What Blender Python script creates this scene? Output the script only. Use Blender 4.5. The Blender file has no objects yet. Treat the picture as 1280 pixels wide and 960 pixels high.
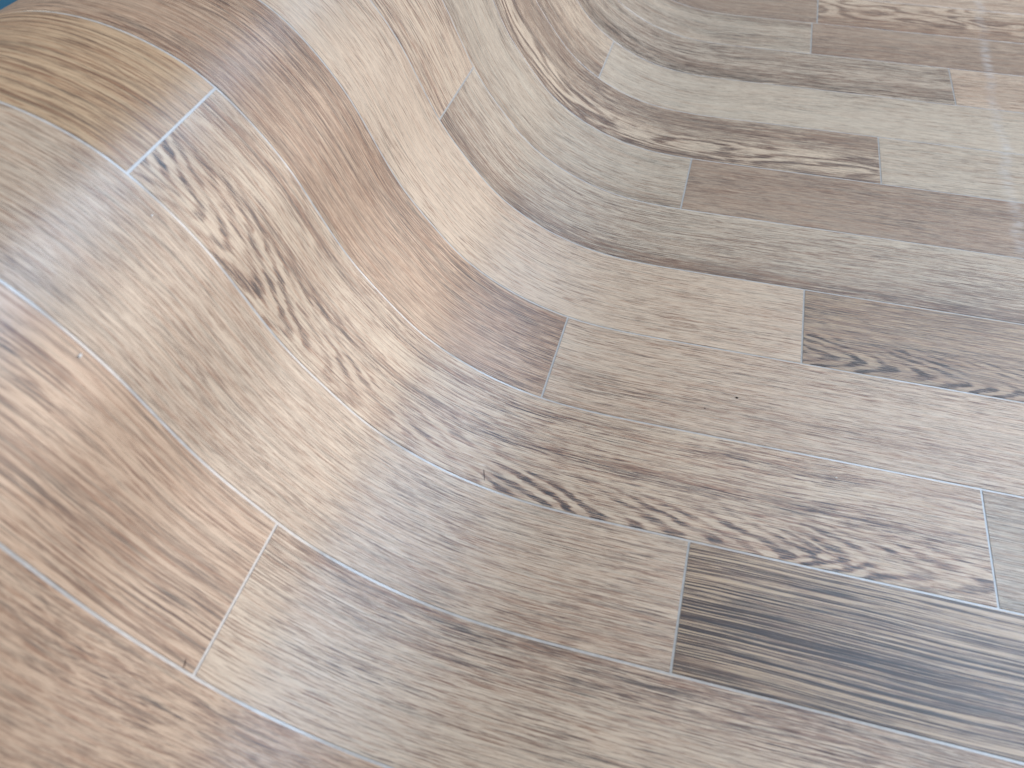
import bpy, math, random
import numpy as np
from mathutils import Vector, Matrix

W = 0.07                      # width of one printed plank row in metres; all (s, v) coordinates below are in rows
scn = bpy.context.scene
col = scn.collection

# ------------------------------------------------------------------ camera
cam_d = bpy.data.cameras.new('camera'); cam = bpy.data.objects.new('camera', cam_d); col.objects.link(cam)
F_PX, YAW, PITCH, ROLL = 1003.9, -0.2768, 0.8238, -0.0144
CP = Vector((0.0, -2.2642, 4.9468)) * W
fw = Vector((math.sin(YAW)*math.cos(PITCH), math.cos(YAW)*math.cos(PITCH), -math.sin(PITCH)))
r0 = Vector((math.cos(YAW), -math.sin(YAW), 0)); u0 = r0.cross(fw)
rt = r0*math.cos(ROLL) + u0*math.sin(ROLL); up = u0*math.cos(ROLL) - r0*math.sin(ROLL)
cam.matrix_world = Matrix(((rt.x, up.x, -fw.x, CP.x), (rt.y, up.y, -fw.y, CP.y), (rt.z, up.z, -fw.z, CP.z), (0, 0, 0, 1)))
cam_d.sensor_width = 36; cam_d.lens = F_PX/1280*36; cam_d.clip_start = .01; cam_d.clip_end = 100
cam_d.dof.use_dof = True; cam_d.dof.focus_distance = .50; cam_d.dof.aperture_fstop = 10.5
scn.camera = cam

# ------------------------------------------------------------------ light: a tall window on the right, room bounce all round
wd = bpy.data.worlds.new('World'); scn.world = wd; wd.use_nodes = True
bg = wd.node_tree.nodes['Background']; bg.inputs[0].default_value = (1.0, 1.0, .97, 1); bg.inputs[1].default_value = .27
def window_light(name, az, el, dist, w, h, power, color):
    d = bpy.data.lights.new(name, 'AREA'); d.shape = 'RECTANGLE'; d.size = w; d.size_y = h; d.energy = power; d.color = color
    o = bpy.data.objects.new(name, d); col.objects.link(o)
    a, e = math.radians(az), math.radians(el)
    o.location = Vector((-1.5*W, 1.5*W, 0)) + Vector((math.cos(a)*math.cos(e), math.sin(a)*math.cos(e), math.sin(e)))*dist
    o.rotation_euler = (Vector((-1.5*W, 1.5*W, 0)) - o.location).to_track_quat('-Z', 'Y').to_euler()
    return o
window_light('window_light', 31, 18, 2.0, 1.4, .9, 24, (1.0, .86, .75))
window_light('window_sky_light', 38, 48, 2.2, 1.7, .75, 28, (.50, .72, 1.0))
# added unseen fill light that warms the roll top, up on its far side
ld = bpy.data.lights.new('warm_fill_light', 'AREA'); ld.shape = 'DISK'; ld.size = .25; ld.energy = 2.2; ld.color = (1, .84, .65)
lo = bpy.data.objects.new('warm_fill_light', ld); col.objects.link(lo); lo.location = (-.85, .15, .75)
lo.rotation_euler = (Vector((-.28, .1, .18)) - lo.location).to_track_quat('-Z', 'Y').to_euler()
scn.view_settings.view_transform = 'Standard'; scn.view_settings.look = 'None'
scn.view_settings.exposure = .12; scn.view_settings.gamma = 1

# ------------------------------------------------------------------ the bend of the sheet
S0, DS = 0.1, 0.40
KN = [0, 0.0084, 0.0851, 0.2558, 0.4402, 0.6239, 0.8919, 0.9418, 1.1419, 1.1822, 0.9911, 0.8263, 0.4684, 0.2393, 0.0, -.25, -.50, -.75, -.98]
SKEW = 0.03                   # the roll lies a little skew to the plank rows
SMIN = -24.0                  # the sheet winds up into a roll
_n = int((S0 - SMIN)/.01)
_q = np.arange(_n + 1)*.01
_kx = np.arange(len(KN))*DS
_th = np.interp(_q, _kx, KN)
_ks = _kx[-1]
_rad = 1.33 - .085*(np.maximum(_q - _ks, 0)/8.8)
_w = np.where(_q > _ks, -1/_rad, 0)*.01
_th = np.where(_q > _ks, KN[-1] + np.cumsum(_w), _th)
_k = np.hanning(35); _k /= _k.sum()
_th = np.convolve(np.pad(_th, 17, mode='edge'), _k, 'valid')
_px = S0 - np.concatenate([[0], np.cumsum(np.cos(_th[1:])*.01)])
_pz = np.concatenate([[0], np.cumsum(np.sin(_th[1:])*.01)])
def surf(s, v, h=0.0):
    """point and normal on the sheet; s along the planks, v across, in rows; h metres above the surface"""
    sk = SKEW*(v - 2)
    q = S0 - (s - sk)
    if q <= 0: p = (s, 0.0); t = 0.0
    else:
        p = (float(np.interp(q, _q, _px)) + sk, float(np.interp(q, _q, _pz))); t = float(np.interp(q, _q, _th))
    n = Vector((math.sin(t), 0, math.cos(t)))
    return Vector((p[0]*W, v*W, p[1]*W)) + n*h, n
def stations(s0, s1):
    out = [s0]; s = s0
    while s < s1 - 1e-6:
        s += .055 if s < .6 else 1.2
        out.append(min(s, s1))
    if len(out) > 2 and out[-1] - out[-2] < .02: out.pop(-2)
    return out

# ------------------------------------------------------------------ materials
def lin(c): return tuple(((x/255)/12.92 if x/255 <= .04045 else ((x/255 + .055)/1.055)**2.4) for x in c) + (1,)
class NT:
    def __init__(self, name):
        self.m = bpy.data.materials.new(name); self.m.use_nodes = True; self.t = self.m.node_tree
        self.bsdf = self.t.nodes['Principled BSDF']
    def n(self, typ, **k):
        x = self.t.nodes.new(typ)
        for a, b in k.items(): setattr(x, a, b)
        return x
    def put(self, sock, val):
        if hasattr(val, 'is_output'): self.t.links.new(val, sock)
        else: sock.default_value = val
    def math(self, op, a, b=0.0, c=0.0, clamp=False):
        x = self.n('ShaderNodeMath', operation=op, use_clamp=clamp)
        self.put(x.inputs[0], a); self.put(x.inputs[1], b)
        if op in ('MULTIPLY_ADD', 'SMOOTH_MIN', 'WRAP'): self.put(x.inputs[2], c)
        return x.outputs[0]
    def vec(self, a, b, c=0.0):
        x = self.n('ShaderNodeCombineXYZ')
        for i, q in enumerate((a, b, c)): self.put(x.inputs[i], q)
        return x.outputs[0]
    def noise(self, u, v, su, sv, z, detail=2.0, rough=.5, lo=.3, hi=.7):
        """noise stretched along the grain, mapped so that its usual range fills 0..1"""
        x = self.n('ShaderNodeTexNoise'); x.inputs['Scale'].default_value = 1
        x.inputs['Detail'].default_value = detail; x.inputs['Roughness'].default_value = rough
        self.put(x.inputs['Vector'], self.vec(self.math('MULTIPLY', u, su), self.math('MULTIPLY', v, sv), z))
        return self.rng(x.outputs['Fac'], lo, hi)
    def rng(self, a, lo, hi, o0=0.0, o1=1.0, smooth=False):
        x = self.n('ShaderNodeMapRange'); x.clamp = True
        if smooth: x.interpolation_type = 'SMOOTHSTEP'
        self.put(x.inputs[0], a)
        for i, q in enumerate((lo, hi, o0, o1)): x.inputs[i + 1].default_value = q
        return x.outputs[0]
    def ramp(self, fac, stops, colour=True):
        x = self.n('ShaderNodeValToRGB'); e = x.color_ramp.elements
        while len(e) < len(stops): e.new(.5)
        for i, (p, c) in enumerate(stops):
            e[i].position = p; e[i].color = c if colour else (c, c, c, 1)
        self.put(x.inputs[0], fac); return x.outputs[0]
    def mix(self, f, a, b):
        x = self.n('ShaderNodeMix', data_type='RGBA'); self.put(x.inputs[0], f); self.put(x.inputs[6], a); self.put(x.inputs[7], b)
        return x.outputs[2]

PALE = ((214, 194, 172), (160, 133, 114), (90, 76, 68))
GREY = ((206, 192, 173), (154, 134, 117), (88, 77, 70))
TAN = ((204, 175, 143), (158, 125, 99), (94, 73, 59))
BROWN = ((205, 177, 152), (158, 127, 106), (90, 75, 67))
DARK = ((194, 170, 143), (116, 94, 80), (58, 49, 45))
UMBER = ((187, 166, 146), (145, 122, 106), (90, 75, 67))
FIG = ((215, 196, 173), (162, 130, 110), (70, 67, 68))

def wood(name, row, seed, pal, prof=((0, .15), (1, .15)), fib=.35, fv=51, fu=1.6, fine=.26, dash=.35, dcut=.60, band=.35,
         wob=.018, lu=2.0, lv=185, cream=0.0, pore=.36, bw=.14, ring=None, chev=None, spots=(), base=0.0):
    N = NT(name)
    uv = N.n('ShaderNodeUVMap', uv_map='sheet_coordinates')
    sep = N.n('ShaderNodeSeparateXYZ'); N.put(sep.inputs[0], uv.outputs[0])
    s, v = sep.outputs[0], sep.outputs[1]
    u = N.math('ADD', s, seed*3.71)
    t = N.math('SUBTRACT', v, float(row))
    n0 = N.noise(u, v, .55, 1.3, seed + .5, 1.5)
    n0c = N.math('SUBTRACT', n0, .5)
    v2 = N.math('MULTIPLY_ADD', n0c, wob, v)
    n1 = N.noise(u, v2, 2.2, 9, seed + 9.5, 2)
    v3 = N.math('MULTIPLY_ADD', N.math('SUBTRACT', n1, .5), .005, v2)
    broad = N.noise(u, v3, fu, fv, seed, 3, .55, .30, .70)
    lines = N.noise(u, v3, lu, lv, seed + 31.5, 4, .70, .34, .66)
    grit = N.noise(u, v3, lu*3.0, lv*1.1, seed + 35.5, 3, .65, .34, .66)
    fibre = N.math('MULTIPLY_ADD', lines, .50, N.math('MULTIPLY_ADD', broad, bw, N.math('MULTIPLY', grit, .5 - bw)))
    fibre = N.rng(fibre, .29, .71)
    fineN = N.noise(u, v3, 9.0, 210, seed + 2.5, 2, .6, .3, .7)
    bandN = N.noise(u, v2, .20, 5.5, seed + 4.5, 2, .5)
    patch = N.noise(u, v2, .8, 3.2, seed + 6.5, 2, .5)
    streak = N.noise(u, v3, 5.5, 140, seed + 21.5, 4, .7, .44, .55)
    tt = N.math('ADD', t, N.math('MULTIPLY', n0c, wob*1.4))
    tt = N.math('MULTIPLY_ADD', N.math('SUBTRACT', fibre, .5), .07, tt)
    pr = N.ramp(tt, [(max(0, min(1, a)), b) for a, b in prof], False)
    d = N.math('MULTIPLY_ADD', pr, N.math('MULTIPLY_ADD', bandN, band*1.4, 1 - band*.7), base)
    # fibres are crisper in the dark bands
    gain = N.math('MULTIPLY_ADD', pr, .6, .65)
    gain = N.math('MULTIPLY', gain, N.math('MULTIPLY_ADD', patch, .8, .6))
    d = N.math('MULTIPLY_ADD', N.math('MULTIPLY', N.math('SUBTRACT', fibre, .47), fib*1.9), gain, d)
    if cream:
        cr = N.noise(u, v3, .40, 36, seed + 41.5, 2, .5, .57, .605)
        d = N.math('MULTIPLY_ADD', cr, -cream, d)
    d = N.math('MULTIPLY_ADD', N.math('SUBTRACT', fineN, .5), fine, d)
    dn = N.noise(u, v3, 3.2, 150, seed + 7.5, 3, .6, dcut, dcut + .10)
    d = N.math('MULTIPLY_ADD', N.math('MULTIPLY', dn, N.math('MULTIPLY_ADD', patch, 1.0, .35)), dash, d)
    po = N.noise(u, v3, 5.0, 135, seed + 61.5, 2, .55, .55, .60)
    d = N.math('MULTIPLY_ADD', N.math('MULTIPLY', po, N.math('MULTIPLY_ADD', patch, .9, .35)), pore, d)
    po2 = N.noise(u, v3, 8.0, 185, seed + 67.5, 2, .55, .54, .60)
    d = N.math('MULTIPLY_ADD', po2, pore*.7, d)
    d = N.math('SUBTRACT', d, pore*.22)
    wob2 = N.noise(u, v2, 3.4, 17, seed + 11.5, 3, .6)
    if ring:
        ru, rv, turns, amt, t0, tw = ring
        rn = N.noise(u, v2, ru, rv, seed + 13.5, 1, .4, .25, .75)
        ph = N.math('MULTIPLY_ADD', rn, turns*6.283, N.math('MULTIPLY', wob2, 1.6))
        wv = N.rng(N.math('SINE', ph), -.3, .9)
        m = N.rng(N.math('ABSOLUTE', N.math('SUBTRACT', tt, t0)), tw*.45, tw, 1, 0, True)
        br = N.math('MULTIPLY_ADD', fibre, 1.1, .15, clamp=True)
        d = N.math('MULTIPLY_ADD', N.math('MULTIPLY', N.math('MULTIPLY', wv, m), br), amt, d)
        d = N.math('MULTIPLY_ADD', N.math('MULTIPLY', m, N.math('SUBTRACT', 1, wv)), -amt*.35, d)
    if chev:
        for (t0, k, period, amt, tw, sa, sb, curve) in chev:
            dt = N.math('SUBTRACT', t, N.math('MULTIPLY_ADD', n0c, .10, t0))
            ab = N.math('SQRT', N.math('MULTIPLY_ADD', dt, dt, curve*curve))
            ph = N.math('MULTIPLY_ADD', ab, k, s)
            ph = N.math('MULTIPLY_ADD', N.math('SUBTRACT', n1, .5), period*.5, ph)
            ph = N.math('MULTIPLY_ADD', N.math('SUBTRACT', wob2, .5), period*.35, ph)
            ph = N.math('MULTIPLY_ADD', n0c, period*1.6, ph)
            wv = N.rng(N.math('SINE', N.math('MULTIPLY', ph, 6.283/period)), -.4, .8)
            m = N.rng(N.math('ABSOLUTE', dt), tw*.30, tw, 1, 0, True)
            m = N.math('MULTIPLY', m, N.rng(s, sa, sa + .5, 0, 1, True))
            m = N.math('MULTIPLY', m, N.rng(s, sb - .6, sb, 1, 0, True))
            m = N.math('MULTIPLY', m, N.math('MULTIPLY_ADD', N.noise(u, v2, 1.7, 6, seed + 51.5, 2), 1.5, -.05, clamp=True))
            wm = N.math('MULTIPLY', wv, m)
            d = N.math('MULTIPLY', d, N.math('SUBTRACT', 1, N.math('MULTIPLY', m, .35)))
            d = N.math('MULTIPLY_ADD', wm, amt*.20, d)
            d = N.math('MULTIPLY_ADD', N.math('MULTIPLY', wm, streak), amt*.70, d)
    for (ps, pt, rs, rv, amt) in spots:       # knots: oval stains in the print
        a = N.math('DIVIDE', N.math('SUBTRACT', s, ps), rs); b = N.math('DIVIDE', N.math('SUBTRACT', t, pt), rv)
        rr = N.math('SQRT', N.math('ADD', N.math('MULTIPLY', a, a), N.math('MULTIPLY', b, b)))
        rr = N.math('MULTIPLY_ADD', N.math('SUBTRACT', n1, .5), .5, rr)
        d = N.math('MULTIPLY_ADD', N.rng(rr, .35, 1.1, 1, 0, True), amt, d)
    hue = N.noise(u, v3, 2.2, 48, seed + 17.5, 3, .6, .3, .7)
    mid2 = tuple(x*.97 for x in (pal[1][0]*.93, pal[1][1]*1.02, pal[1][2]*1.07))
    cool = N.ramp(d, [(0, lin((pal[0][0]*.985, pal[0][1]*1.0, pal[0][2]*1.01))), (.5, lin(mid2)), (1, lin((pal[2][0]*.93, pal[2][1], pal[2][2]*1.08)))])
    warm = N.ramp(d, [(0, lin(pal[0])), (.5, lin((min(255, pal[1][0]*1.03), pal[1][1]*.98, pal[1][2]*.95))), (1, lin((pal[2][0]*1.1, pal[2][1]*.97, pal[2][2]*.92)))])
    c = N.mix(hue, cool, warm)
    # dusty crease rubbed white across the rows far out on the flat
    if row >= 5:
        line = N.math('MULTIPLY_ADD', v, -.05, s)
        line = N.math('SUBTRACT', line, 2.835)
        line = N.math('MULTIPLY_ADD', N.math('SUBTRACT', N.noise(s, v, .01, 1.6, 3.3, 2), .5), .12, line)
        scuff = N.rng(N.math('ABSOLUTE', line), .0, .10, 1, 0, True)
        scuff = N.math('MULTIPLY', scuff, N.noise(s, v, 5, 22, 1.7, 3, .65, .38, .62))
        scuff = N.math('MULTIPLY', scuff, N.noise(s, v, .4, 1.1, 8.7, 1, .5, .15, .50))
        c = N.mix(N.math('MULTIPLY', scuff, .36), c, lin((205, 208, 212)))
    N.put(N.bsdf.inputs['Base Color'], c)
    # pressed grain: matt in the dark pores, a satin wear layer above
    rg = N.math('MULTIPLY_ADD', fineN, .14, .21)
    rg = N.math('MULTIPLY_ADD', fibre, .08, rg)
    N.put(N.bsdf.inputs['Roughness'], rg)
    N.bsdf.inputs['Specular IOR Level'].default_value = .62
    bp = N.n('ShaderNodeBump'); bp.inputs['Strength'].default_value = .55; bp.inputs['Distance'].default_value = .00006
    N.put(bp.inputs['Height'], N.math('ADD', N.math('MULTIPLY', fineN, .6), N.math('MULTIPLY', fibre, .8)))
    N.put(N.bsdf.inputs['Normal'], bp.outputs[0])
    return N.m

def plain(name, c, rough=.5, spec=.5, nscale=0, namt=0.0):
    N = NT(name)
    if nscale:
        x = N.n('ShaderNodeTexNoise'); x.inputs['Scale'].default_value = nscale; x.inputs['Detail'].default_value = 4
        tc = N.n('ShaderNodeTexCoord'); N.put(x.inputs['Vector'], tc.outputs['Object'])
        f = N.rng(x.outputs['Fac'], .3, .7)
        N.put(N.bsdf.inputs['Base Color'], N.mix(f, lin(tuple(k*(1 - namt) for k in c)), lin(tuple(min(255, k*(1 + namt)) for k in c))))
    else: N.bsdf.inputs['Base Color'].default_value = lin(c)
    N.bsdf.inputs['Roughness'].default_value = rough; N.bsdf.inputs['Specular IOR Level'].default_value = spec
    return N.m
M_GROUT = plain('pale_joint', (192, 190, 188), .18, .6, 260, .05)
M_BACK = plain('grey_felt_backing', (150, 148, 142), .9, .2, 400, .08)
M_FLOOR = plain('blue_floor_paint', (38, 104, 138), .55, .4, 30, .10)
M_CRUMB = plain('dark_grit', (38, 34, 34), .7)
M_HAIR = plain('brown_hair', (84, 52, 38), .5)
M_LINT = plain('white_lint', (236, 236, 234), .8)

# ------------------------------------------------------------------ setting: the floor under the sheet
def mesh_obj(name, verts, faces, mat, parent=None, smooth=False, normals=None, uvs=None):
    me = bpy.data.meshes.new(name); me.from_pydata(verts, [], faces); me.materials.append(mat)
    if uvs:
        l = me.uv_layers.new(name='sheet_coordinates')
        idx = np.empty(len(me.loops), dtype=np.int32); me.loops.foreach_get('vertex_index', idx)
        l.data.foreach_set('uv', np.array(uvs, dtype=np.float32)[idx].ravel())
    me.polygons.foreach_set('use_smooth', [smooth]*len(me.polygons)); me.update()
    if normals: me.normals_split_custom_set_from_vertices(normals)
    o = bpy.data.objects.new(name, me); col.objects.link(o)
    if parent: o.parent = parent
    return o
FZ = -.0031
fl = mesh_obj('floor', [(-4, -4, FZ), (4, -4, FZ), (4, 5, FZ), (-4, 5, FZ)], [(0, 1, 2, 3)], M_FLOOR); fl['kind'] = 'structure'

# ------------------------------------------------------------------ the sheet
VA, VB, SE = -6, 17, 9.5
root = bpy.data.objects.new('vinyl_flooring_sheet', None); col.objects.link(root)
root['label'] = 'wood-strip patterned vinyl flooring sheet curling up from the floor into a roll'
root['category'] = 'vinyl flooring'
def strip(name, s0, s1, cols, mat, parent, uv=True):
    """cols: list of (v, height, normal tilt across)"""
    vs, ns, us, fs = [], [], [], []
    st = stations(s0, s1); k = len(cols)
    for s in st:
        for (v, h, tl) in cols:
            p, n = surf(s, v, h); vs.append(p); us.append((s, v))
            n2 = Vector((n.x, tl, n.z)); n2.normalize(); ns.append(n2)
    for i in range(len(st) - 1):
        for j in range(k - 1):
            a = i*k + j; fs.append((a, a + k, a + k + 1, a + 1))
    return mesh_obj(name, vs, fs, mat, parent, True, ns, us)
# carrier: closed sheet with joint-coloured face and felt underside
st = stations(SMIN + .6, SE); TH = .003
ring_ = [(v, 0) for v in range(VA, VB + 1)] + [(v, -TH) for v in range(VB, VA - 1, -1)]
K = len(ring_); vs, ns, fs, mi = [], [], [], []
for s in st:
    for (v, h) in ring_:
        p, n = surf(s, v, h); vs.append(p); ns.append(n if h == 0 else -n)
for i in range(len(st) - 1):
    a = i*K
    for j in range(K):
        b = (j + 1) % K; fs.append((a + j, a + K + j, a + K + b, a + b)); mi.append(0 if j < VB - VA else 1)
fs.append(tuple(range(K))); e = (len(st) - 1)*K; fs.append(tuple(range(e + K - 1, e - 1, -1))); mi += [1, 1]
ca = mesh_obj('carrier_sheet', vs, fs, M_GROUT, root, True)
ca.data.materials.append(M_BACK); ca.data.polygons.foreach_set('material_index', mi)
ca.data.normals_split_custom_set_from_vertices(ns)
ca['label'] = 'pale joint lines between the printed planks'

G = .0088            # half a joint, in rows (0.9 mm)
H = .00032           # planks stand this far above the joint
def plank(s0, s1, r, mat, label=None):
    a, b = r + G, r + 1 - G; e = .005
    cols = [(a, -.0001, -1.2), (a + e*.4, H*.7, -.5), (a + e, H, 0), ((a + b)/2, H, 0), (b - e, H, 0), (b - e*.4, H*.7, .5), (b, -.0001, 1.2)]
    o = strip('plank', s0 + G, s1 - G, cols, mat, root)
    # end caps of the raised face
    me = o.data
    if label: o['label'] = label
    return o

LEN = 6.76
P = {}
def W_(row, seed, *a, **k): return wood('printed_wood_%d' % seed, row, seed, *a, **k)
# row: (joint position, design left of the joint, design right of it)
rows = {
 -2: (.8, dict(pal=BROWN, prof=((0, .28), (.5, .24), (1, .28)), fib=.34, fv=22, fu=2.2, lu=3.2, lv=64, dash=.25, wob=0.055, fine=.12),
        dict(pal=PALE), 'tan plank with short smudged flecks', None),
 -1: (-2.375, dict(pal=BROWN, prof=((0, .30), (.18, .24), (.34, .42), (.5, .36), (.62, .20), (.8, .26), (1, .26)), fib=.50, fv=27, fu=.6, lu=.8, lv=64, dash=.15, fine=.10, wob=0.055, cream=.20,
                   spots=((-4.10, .76, .30, .13, .25), (-3.88, .94, .20, .04, .25))),
            dict(pal=PALE, prof=((0, .08), (.45, .12), (.66, .20), (.80, .38), (.92, .46), (1, .36)), fib=.50, fv=46, dash=.45, dcut=.60, band=.3),
            'pinkish brown plank with coarse wavy grain', 'pale plank with dark grain along one edge'),
 0: (.364, dict(pal=PALE, prof=((0, .26), (.5, .20), (1, .17)), fib=.40, fv=51, fu=1.2, dash=.28, fine=.22, base=.02),
           dict(pal=DARK, prof=((0, .40), (.16, .44), (.26, .56), (.48, .60), (.58, .48), (.75, .50), (1, .44)), fib=.85, fv=44, fu=.22, lu=.6, lv=105, bw=.28, dash=.1, fine=.25, wob=.03, band=.12, cream=.42, pore=.2),
           'pale plank with even fine grain', 'dark brown plank with bold black and cream streaks'),
 2: (-.968, dict(pal=BROWN, prof=((0, .26), (.4, .28), (.6, .34), (.72, .40), (.85, .54), (1, .46)), fib=.55, fv=39, fu=.7, dash=.25, fine=.2),
            dict(pal=PALE, prof=((0, .26), (.12, .16), (.3, .24), (.6, .10), (.85, .16), (1, .14)), fib=.40, fv=46, fu=1.4, dash=.55, dcut=.57),
            'warm brown plank with straight grain', 'pale plank with scattered brown grain lines'),
 3: (1.08, dict(pal=PALE, prof=((0, .10), (.5, .12), (1, .13)), fib=.30, fv=51, fu=2.2, dash=.34, dcut=.58, fine=.24),
           dict(pal=DARK[:1] + UMBER[1:2] + DARK[2:], prof=((0, .28), (.35, .30), (.7, .34), (1, .38)), fib=.45, fv=51, fu=1.8, dash=.35, fine=.3,
                chev=((.12, 3.0, .24, 1.5, .40, .6, 5.6, .035),)),
           'pale cream plank with faint flecks', 'grey brown plank with dark chevron figure along one edge'),
 4: (-2.91, dict(pal=FIG, prof=((0, .30), (.2, .26), (.4, .08), (.75, .08), (.9, .20), (1, .2)), fib=.6, fv=27, fu=.8, dash=.5, dcut=.58, wob=0.055),
            dict(pal=GREY[:1] + UMBER[1:], prof=((0, .62), (.10, .60), (.2, .34), (.45, .30), (.7, .22), (1, .14)), fib=.48, fv=39, fu=1.0, dash=.32, wob=0.039),
            'pale plank with loose dark grain streaks', 'greige plank with a dark band along one edge'),
 5: (-.20, dict(pal=GREY, prof=((0, .34), (.06, .42), (.16, .22), (.5, .16), (1, .20)), fib=.32, fv=49, dash=.3, fine=.24),
           dict(pal=UMBER, prof=((0, .30), (.4, .28), (1, .34)), lu=3.4, lv=129, fib=.34, fv=30, fu=2.6, dash=.3, dcut=.6, fine=.3),
           'light grey plank with soft grain', 'mauve brown plank with even flecks'),
 6: (1.838, dict(pal=FIG[:1] + UMBER[1:], prof=((0, .55), (.08, .5), (.2, .25), (.42, .22), (.55, .44), (.8, .46), (1, .38)), fib=.5, fv=34, fu=1.0, dash=.25,
                 ring=(.6, 2.4, 4.5, .62, .28, .30), band=.3),
            dict(pal=GREY, prof=((0, .14), (.5, .16), (1, .18)), fib=.34, fv=46, dash=.32),
            'dark plank with cream eye-shaped figure', 'light grey plank with quiet grain'),
 7: (-1.54, dict(pal=FIG[:1] + UMBER[1:], prof=((0, .46), (.3, .38), (.5, .24), (.75, .10), (1, .18)), fib=.45, fv=34, fu=.8, dash=.25),
            dict(pal=GREY, prof=((0, .10), (.5, .12), (.8, .14), (1, .24)), fib=.28, fv=42, fu=2, dash=.35),
            'pinkish plank shading to brown along one edge', 'pale grey plank with few grain lines'),
 8: (2.78, dict(pal=GREY[:1] + UMBER[1:2] + DARK[2:], prof=((0, .34), (.12, .5), (.3, .46), (.45, .20), (.7, .34), (1, .22)), fib=.55, fv=27, fu=1.5, dash=.6, dcut=.58, wob=0.044),
           dict(pal=PALE, prof=((0, .26), (1, .30)), fib=.3, fv=46, dash=.28),
           'greyish plank with broken dark marks', 'soft pinkish plank with plain grain'),
 9: (1.04, dict(pal=GREY, prof=((0, .26), (.4, .32), (.7, .16), (.9, .5), (1, .3)), fib=.5, fv=27, fu=1.2, dash=.35),
           dict(pal=UMBER, prof=((0, .38), (.5, .32), (.85, .28), (1, .26)), lu=3, lv=118, fib=.34, fv=30, fu=2.6, dash=.3),
           'light grey plank with a dark streak near one edge', 'medium brown plank with dense flecks'),
 10: (1.11, dict(pal=UMBER, prof=((0, .42), (.4, .34), (1, .28)), fib=.5, fv=27, dash=.3),
            dict(pal=FIG[:1] + BROWN[1:], prof=((0, .5), (.3, .40), (.6, .36), (1, .2)), fib=.45, fv=27, dash=.3, ring=(.7, 2.0, 5, .5, .6, .5)),
            'brown streaked plank beside a pale smudge', 'tan plank with looping figure'),
 11: (4.6, dict(pal=PALE, prof=((0, .24), (1, .2)), fib=.35, fv=30), dict(pal=BROWN, prof=((0, .4), (1, .4))), None, None),
}
mats = {}
seed = 0
for r, (j, a, b, la, lb) in rows.items():
    seed += 1; mats[(r, 0)] = W_(r, seed, **a); seed += 1; mats[(r, 1)] = W_(r, seed, **b)
SL = -12.0           # printed face modelled this far round the roll
for r, (j, a, b, la, lb) in rows.items():
    plank(max(SL, j - LEN), j, r, mats[(r, 0)], la)
    if j < SE: plank(j, min(SE, j + LEN), r, mats[(r, 1)], lb)
    s = j - LEN; k = 1
    while s > SL + .3:
        plank(max(SL, s - LEN), s, r, mats[(r, k)]); s -= LEN; k = 1 - k
    s = j + LEN
    if s < SE - .3: plank(s, SE, r, mats[(r, 0)])
# row 1: three designs in view
m_tan = W_(1, 41, TAN, prof=((0, .24), (.3, .24), (.55, .30), (.8, .26), (1, .28)), fib=.55, fv=27, fu=.5, lu=.9, lv=88, dash=.25, cream=.06, fine=.18, wob=0.044)
m_chev = W_(1, 43, FIG, prof=((0, .16), (.3, .12), (.42, .16), (.50, .52), (.58, .22), (.74, .14), (.84, .46), (.9, .2), (1, .15)), fib=.55, fv=34, fu=.9, dash=.5, dcut=.585, wob=0.033,
            chev=((.16, 2.8, .26, 1.15, .46, -4.8, -1.9, .04), (.10, 3.4, .36, .6, .5, -2.8, -.3, .06), (.03, 3.0, .27, 1.55, .36, -1.5, 1.8, .04), (.12, 4.2, .34, .9, .46, .8, 3.0, .05)))
m_r1 = W_(1, 45, GREY, prof=((0, .3), (1, .34)), fib=.35, fv=36, dash=.3)
plank(SL, -4.362 - LEN, 1, m_r1)
plank(-4.362 - LEN, -4.362, 1, m_tan, 'golden tan plank with long straight streaks')
plank(-4.362, 2.40, 1, m_chev, 'cream plank with grey and rust chevron figure')
plank(2.40, 2.40 + LEN, 1, m_r1, 'dull grey plank past the chevron plank')
# rows beyond the frame: the same prints again
for r in list(range(VA, -2)) + list(range(12, VB)):
    src = [-1, 0, 2, 3, 5, 8, 9][(r*3) % 7]; rr = random.Random(r)
    j = rr.uniform(-3, 3)
    key = dict(rows[src][1]); key2 = dict(rows[src][2])
    for kk in (key, key2): kk.pop('spots', None); kk.pop('chev', None)
    ma = W_(r, 60 + r*2, **key); mb = W_(r, 61 + r*2, **key2)
    plank(max(SL, j - LEN), j, r, ma); plank(j, min(SE, j + LEN), r, mb)
    if j - LEN > SL: plank(SL, j - LEN, r, mb)

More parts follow.
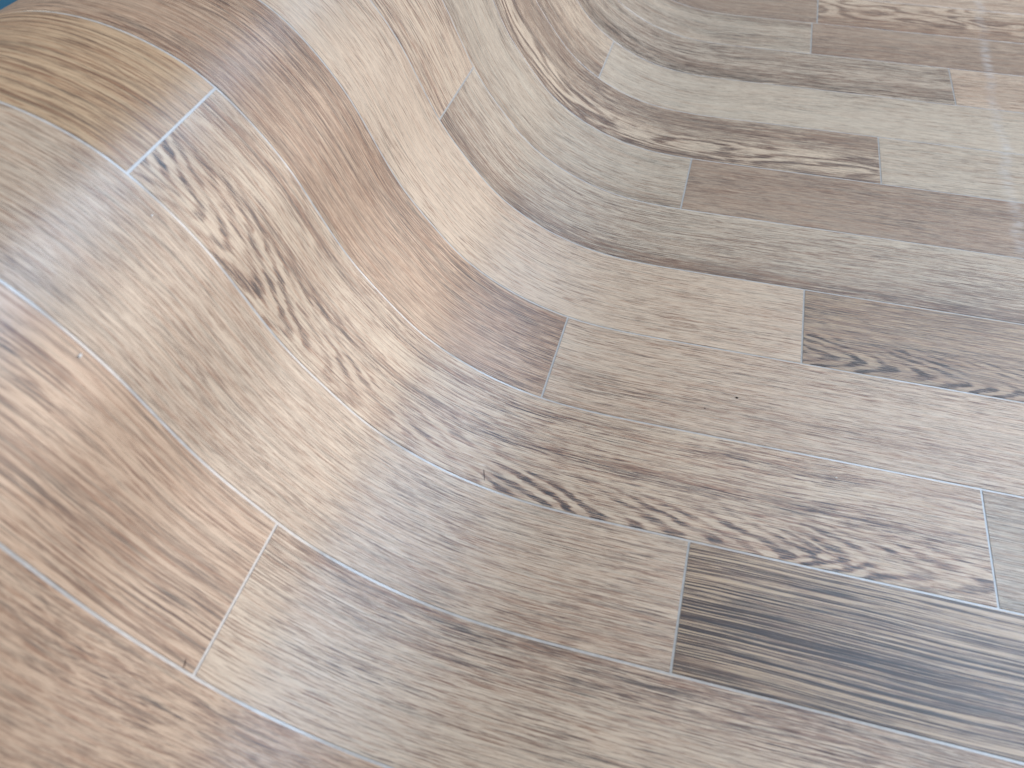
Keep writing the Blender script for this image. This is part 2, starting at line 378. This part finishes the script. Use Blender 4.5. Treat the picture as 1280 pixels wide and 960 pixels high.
# ------------------------------------------------------------------ bits of grit, hair and lint lying on the sheet
def crumb(name, s, v, r, mat, label, cat, stretch=(1, 1, .6), seed=0):
    import bmesh
    bm = bmesh.new(); bmesh.ops.create_icosphere(bm, subdivisions=2, radius=1)
    rr = random.Random(seed)
    for q in bm.verts: q.co = Vector((q.co.x*stretch[0], q.co.y*stretch[1], q.co.z*stretch[2]))*r*rr.uniform(.75, 1.2)
    me = bpy.data.meshes.new(name); bm.to_mesh(me); bm.free(); me.materials.append(mat)
    o = bpy.data.objects.new(name, me); col.objects.link(o)
    p, n = surf(s, v, H + r*stretch[2]*.75); o.location = p
    o.rotation_euler = n.to_track_quat('Z', 'Y').to_euler(); o['label'] = label; o['category'] = cat
    return o
def hair(s, v, ds, dv, r, label):
    pts = []
    for i in range(7):
        f = i/6; pts.append(surf(s + ds*f, v + dv*f + .006*math.sin(f*3), H + r*.9)[0])
    vs, fs = [], []
    for i, p in enumerate(pts):
        d = (pts[min(6, i + 1)] - pts[max(0, i - 1)]).normalized(); n = surf(s, v)[1]; b = d.cross(n).normalized(); n2 = b.cross(d)
        rad = r*(.5 if i in (0, 6) else 1)
        for k in range(6):
            a = k*math.pi/3; vs.append(p + b*math.cos(a)*rad + n2*math.sin(a)*rad)
    for i in range(6):
        for k in range(6): fs.append((i*6 + k, i*6 + (k + 1) % 6, i*6 + 6 + (k + 1) % 6, i*6 + 6 + k))
    fs += [tuple(range(5, -1, -1)), tuple(range(36, 42))]
    o = mesh_obj('hair', vs, fs, M_HAIR, None, True); o['label'] = label; o['category'] = 'hair'
    return o
crumb('grit_crumb', .579, 2.458, .0007, M_CRUMB, 'black grit crumb on the pale plank beside warm brown plank', 'crumb', (1.25, .7, .5), 1)
crumb('grit_crumb', .338, 2.276, .00035, M_CRUMB, 'tiny dark grit speck near the larger black crumb', 'crumb', (1, 1, .6), 2)
crumb('lint_speck', -3.914, -.058, .0008, M_LINT, 'white lint speck on the dark knot by the pale joint', 'lint', (1.1, .7, .5), 3)
crumb('lint_speck', -4.120, .888, .0005, M_LINT, 'tiny white lint speck on the pale fine-grained plank of the roll', 'lint', (1.2, .8, .5), 4)
crumb('lint_speck', 1.364, 1.829, .0005, M_LINT, 'tiny white lint speck on the flat end of the chevron plank', 'lint', (1.2, .8, .5), 5)
hair(-1.21, 1.145, .035, -.09, .00015, 'short brown hair lying on the cream chevron plank')
hair(-2.46, -.945, .012, -.045, .00016, 'short dark hair beside the joint of the coarse-grained brown plank')
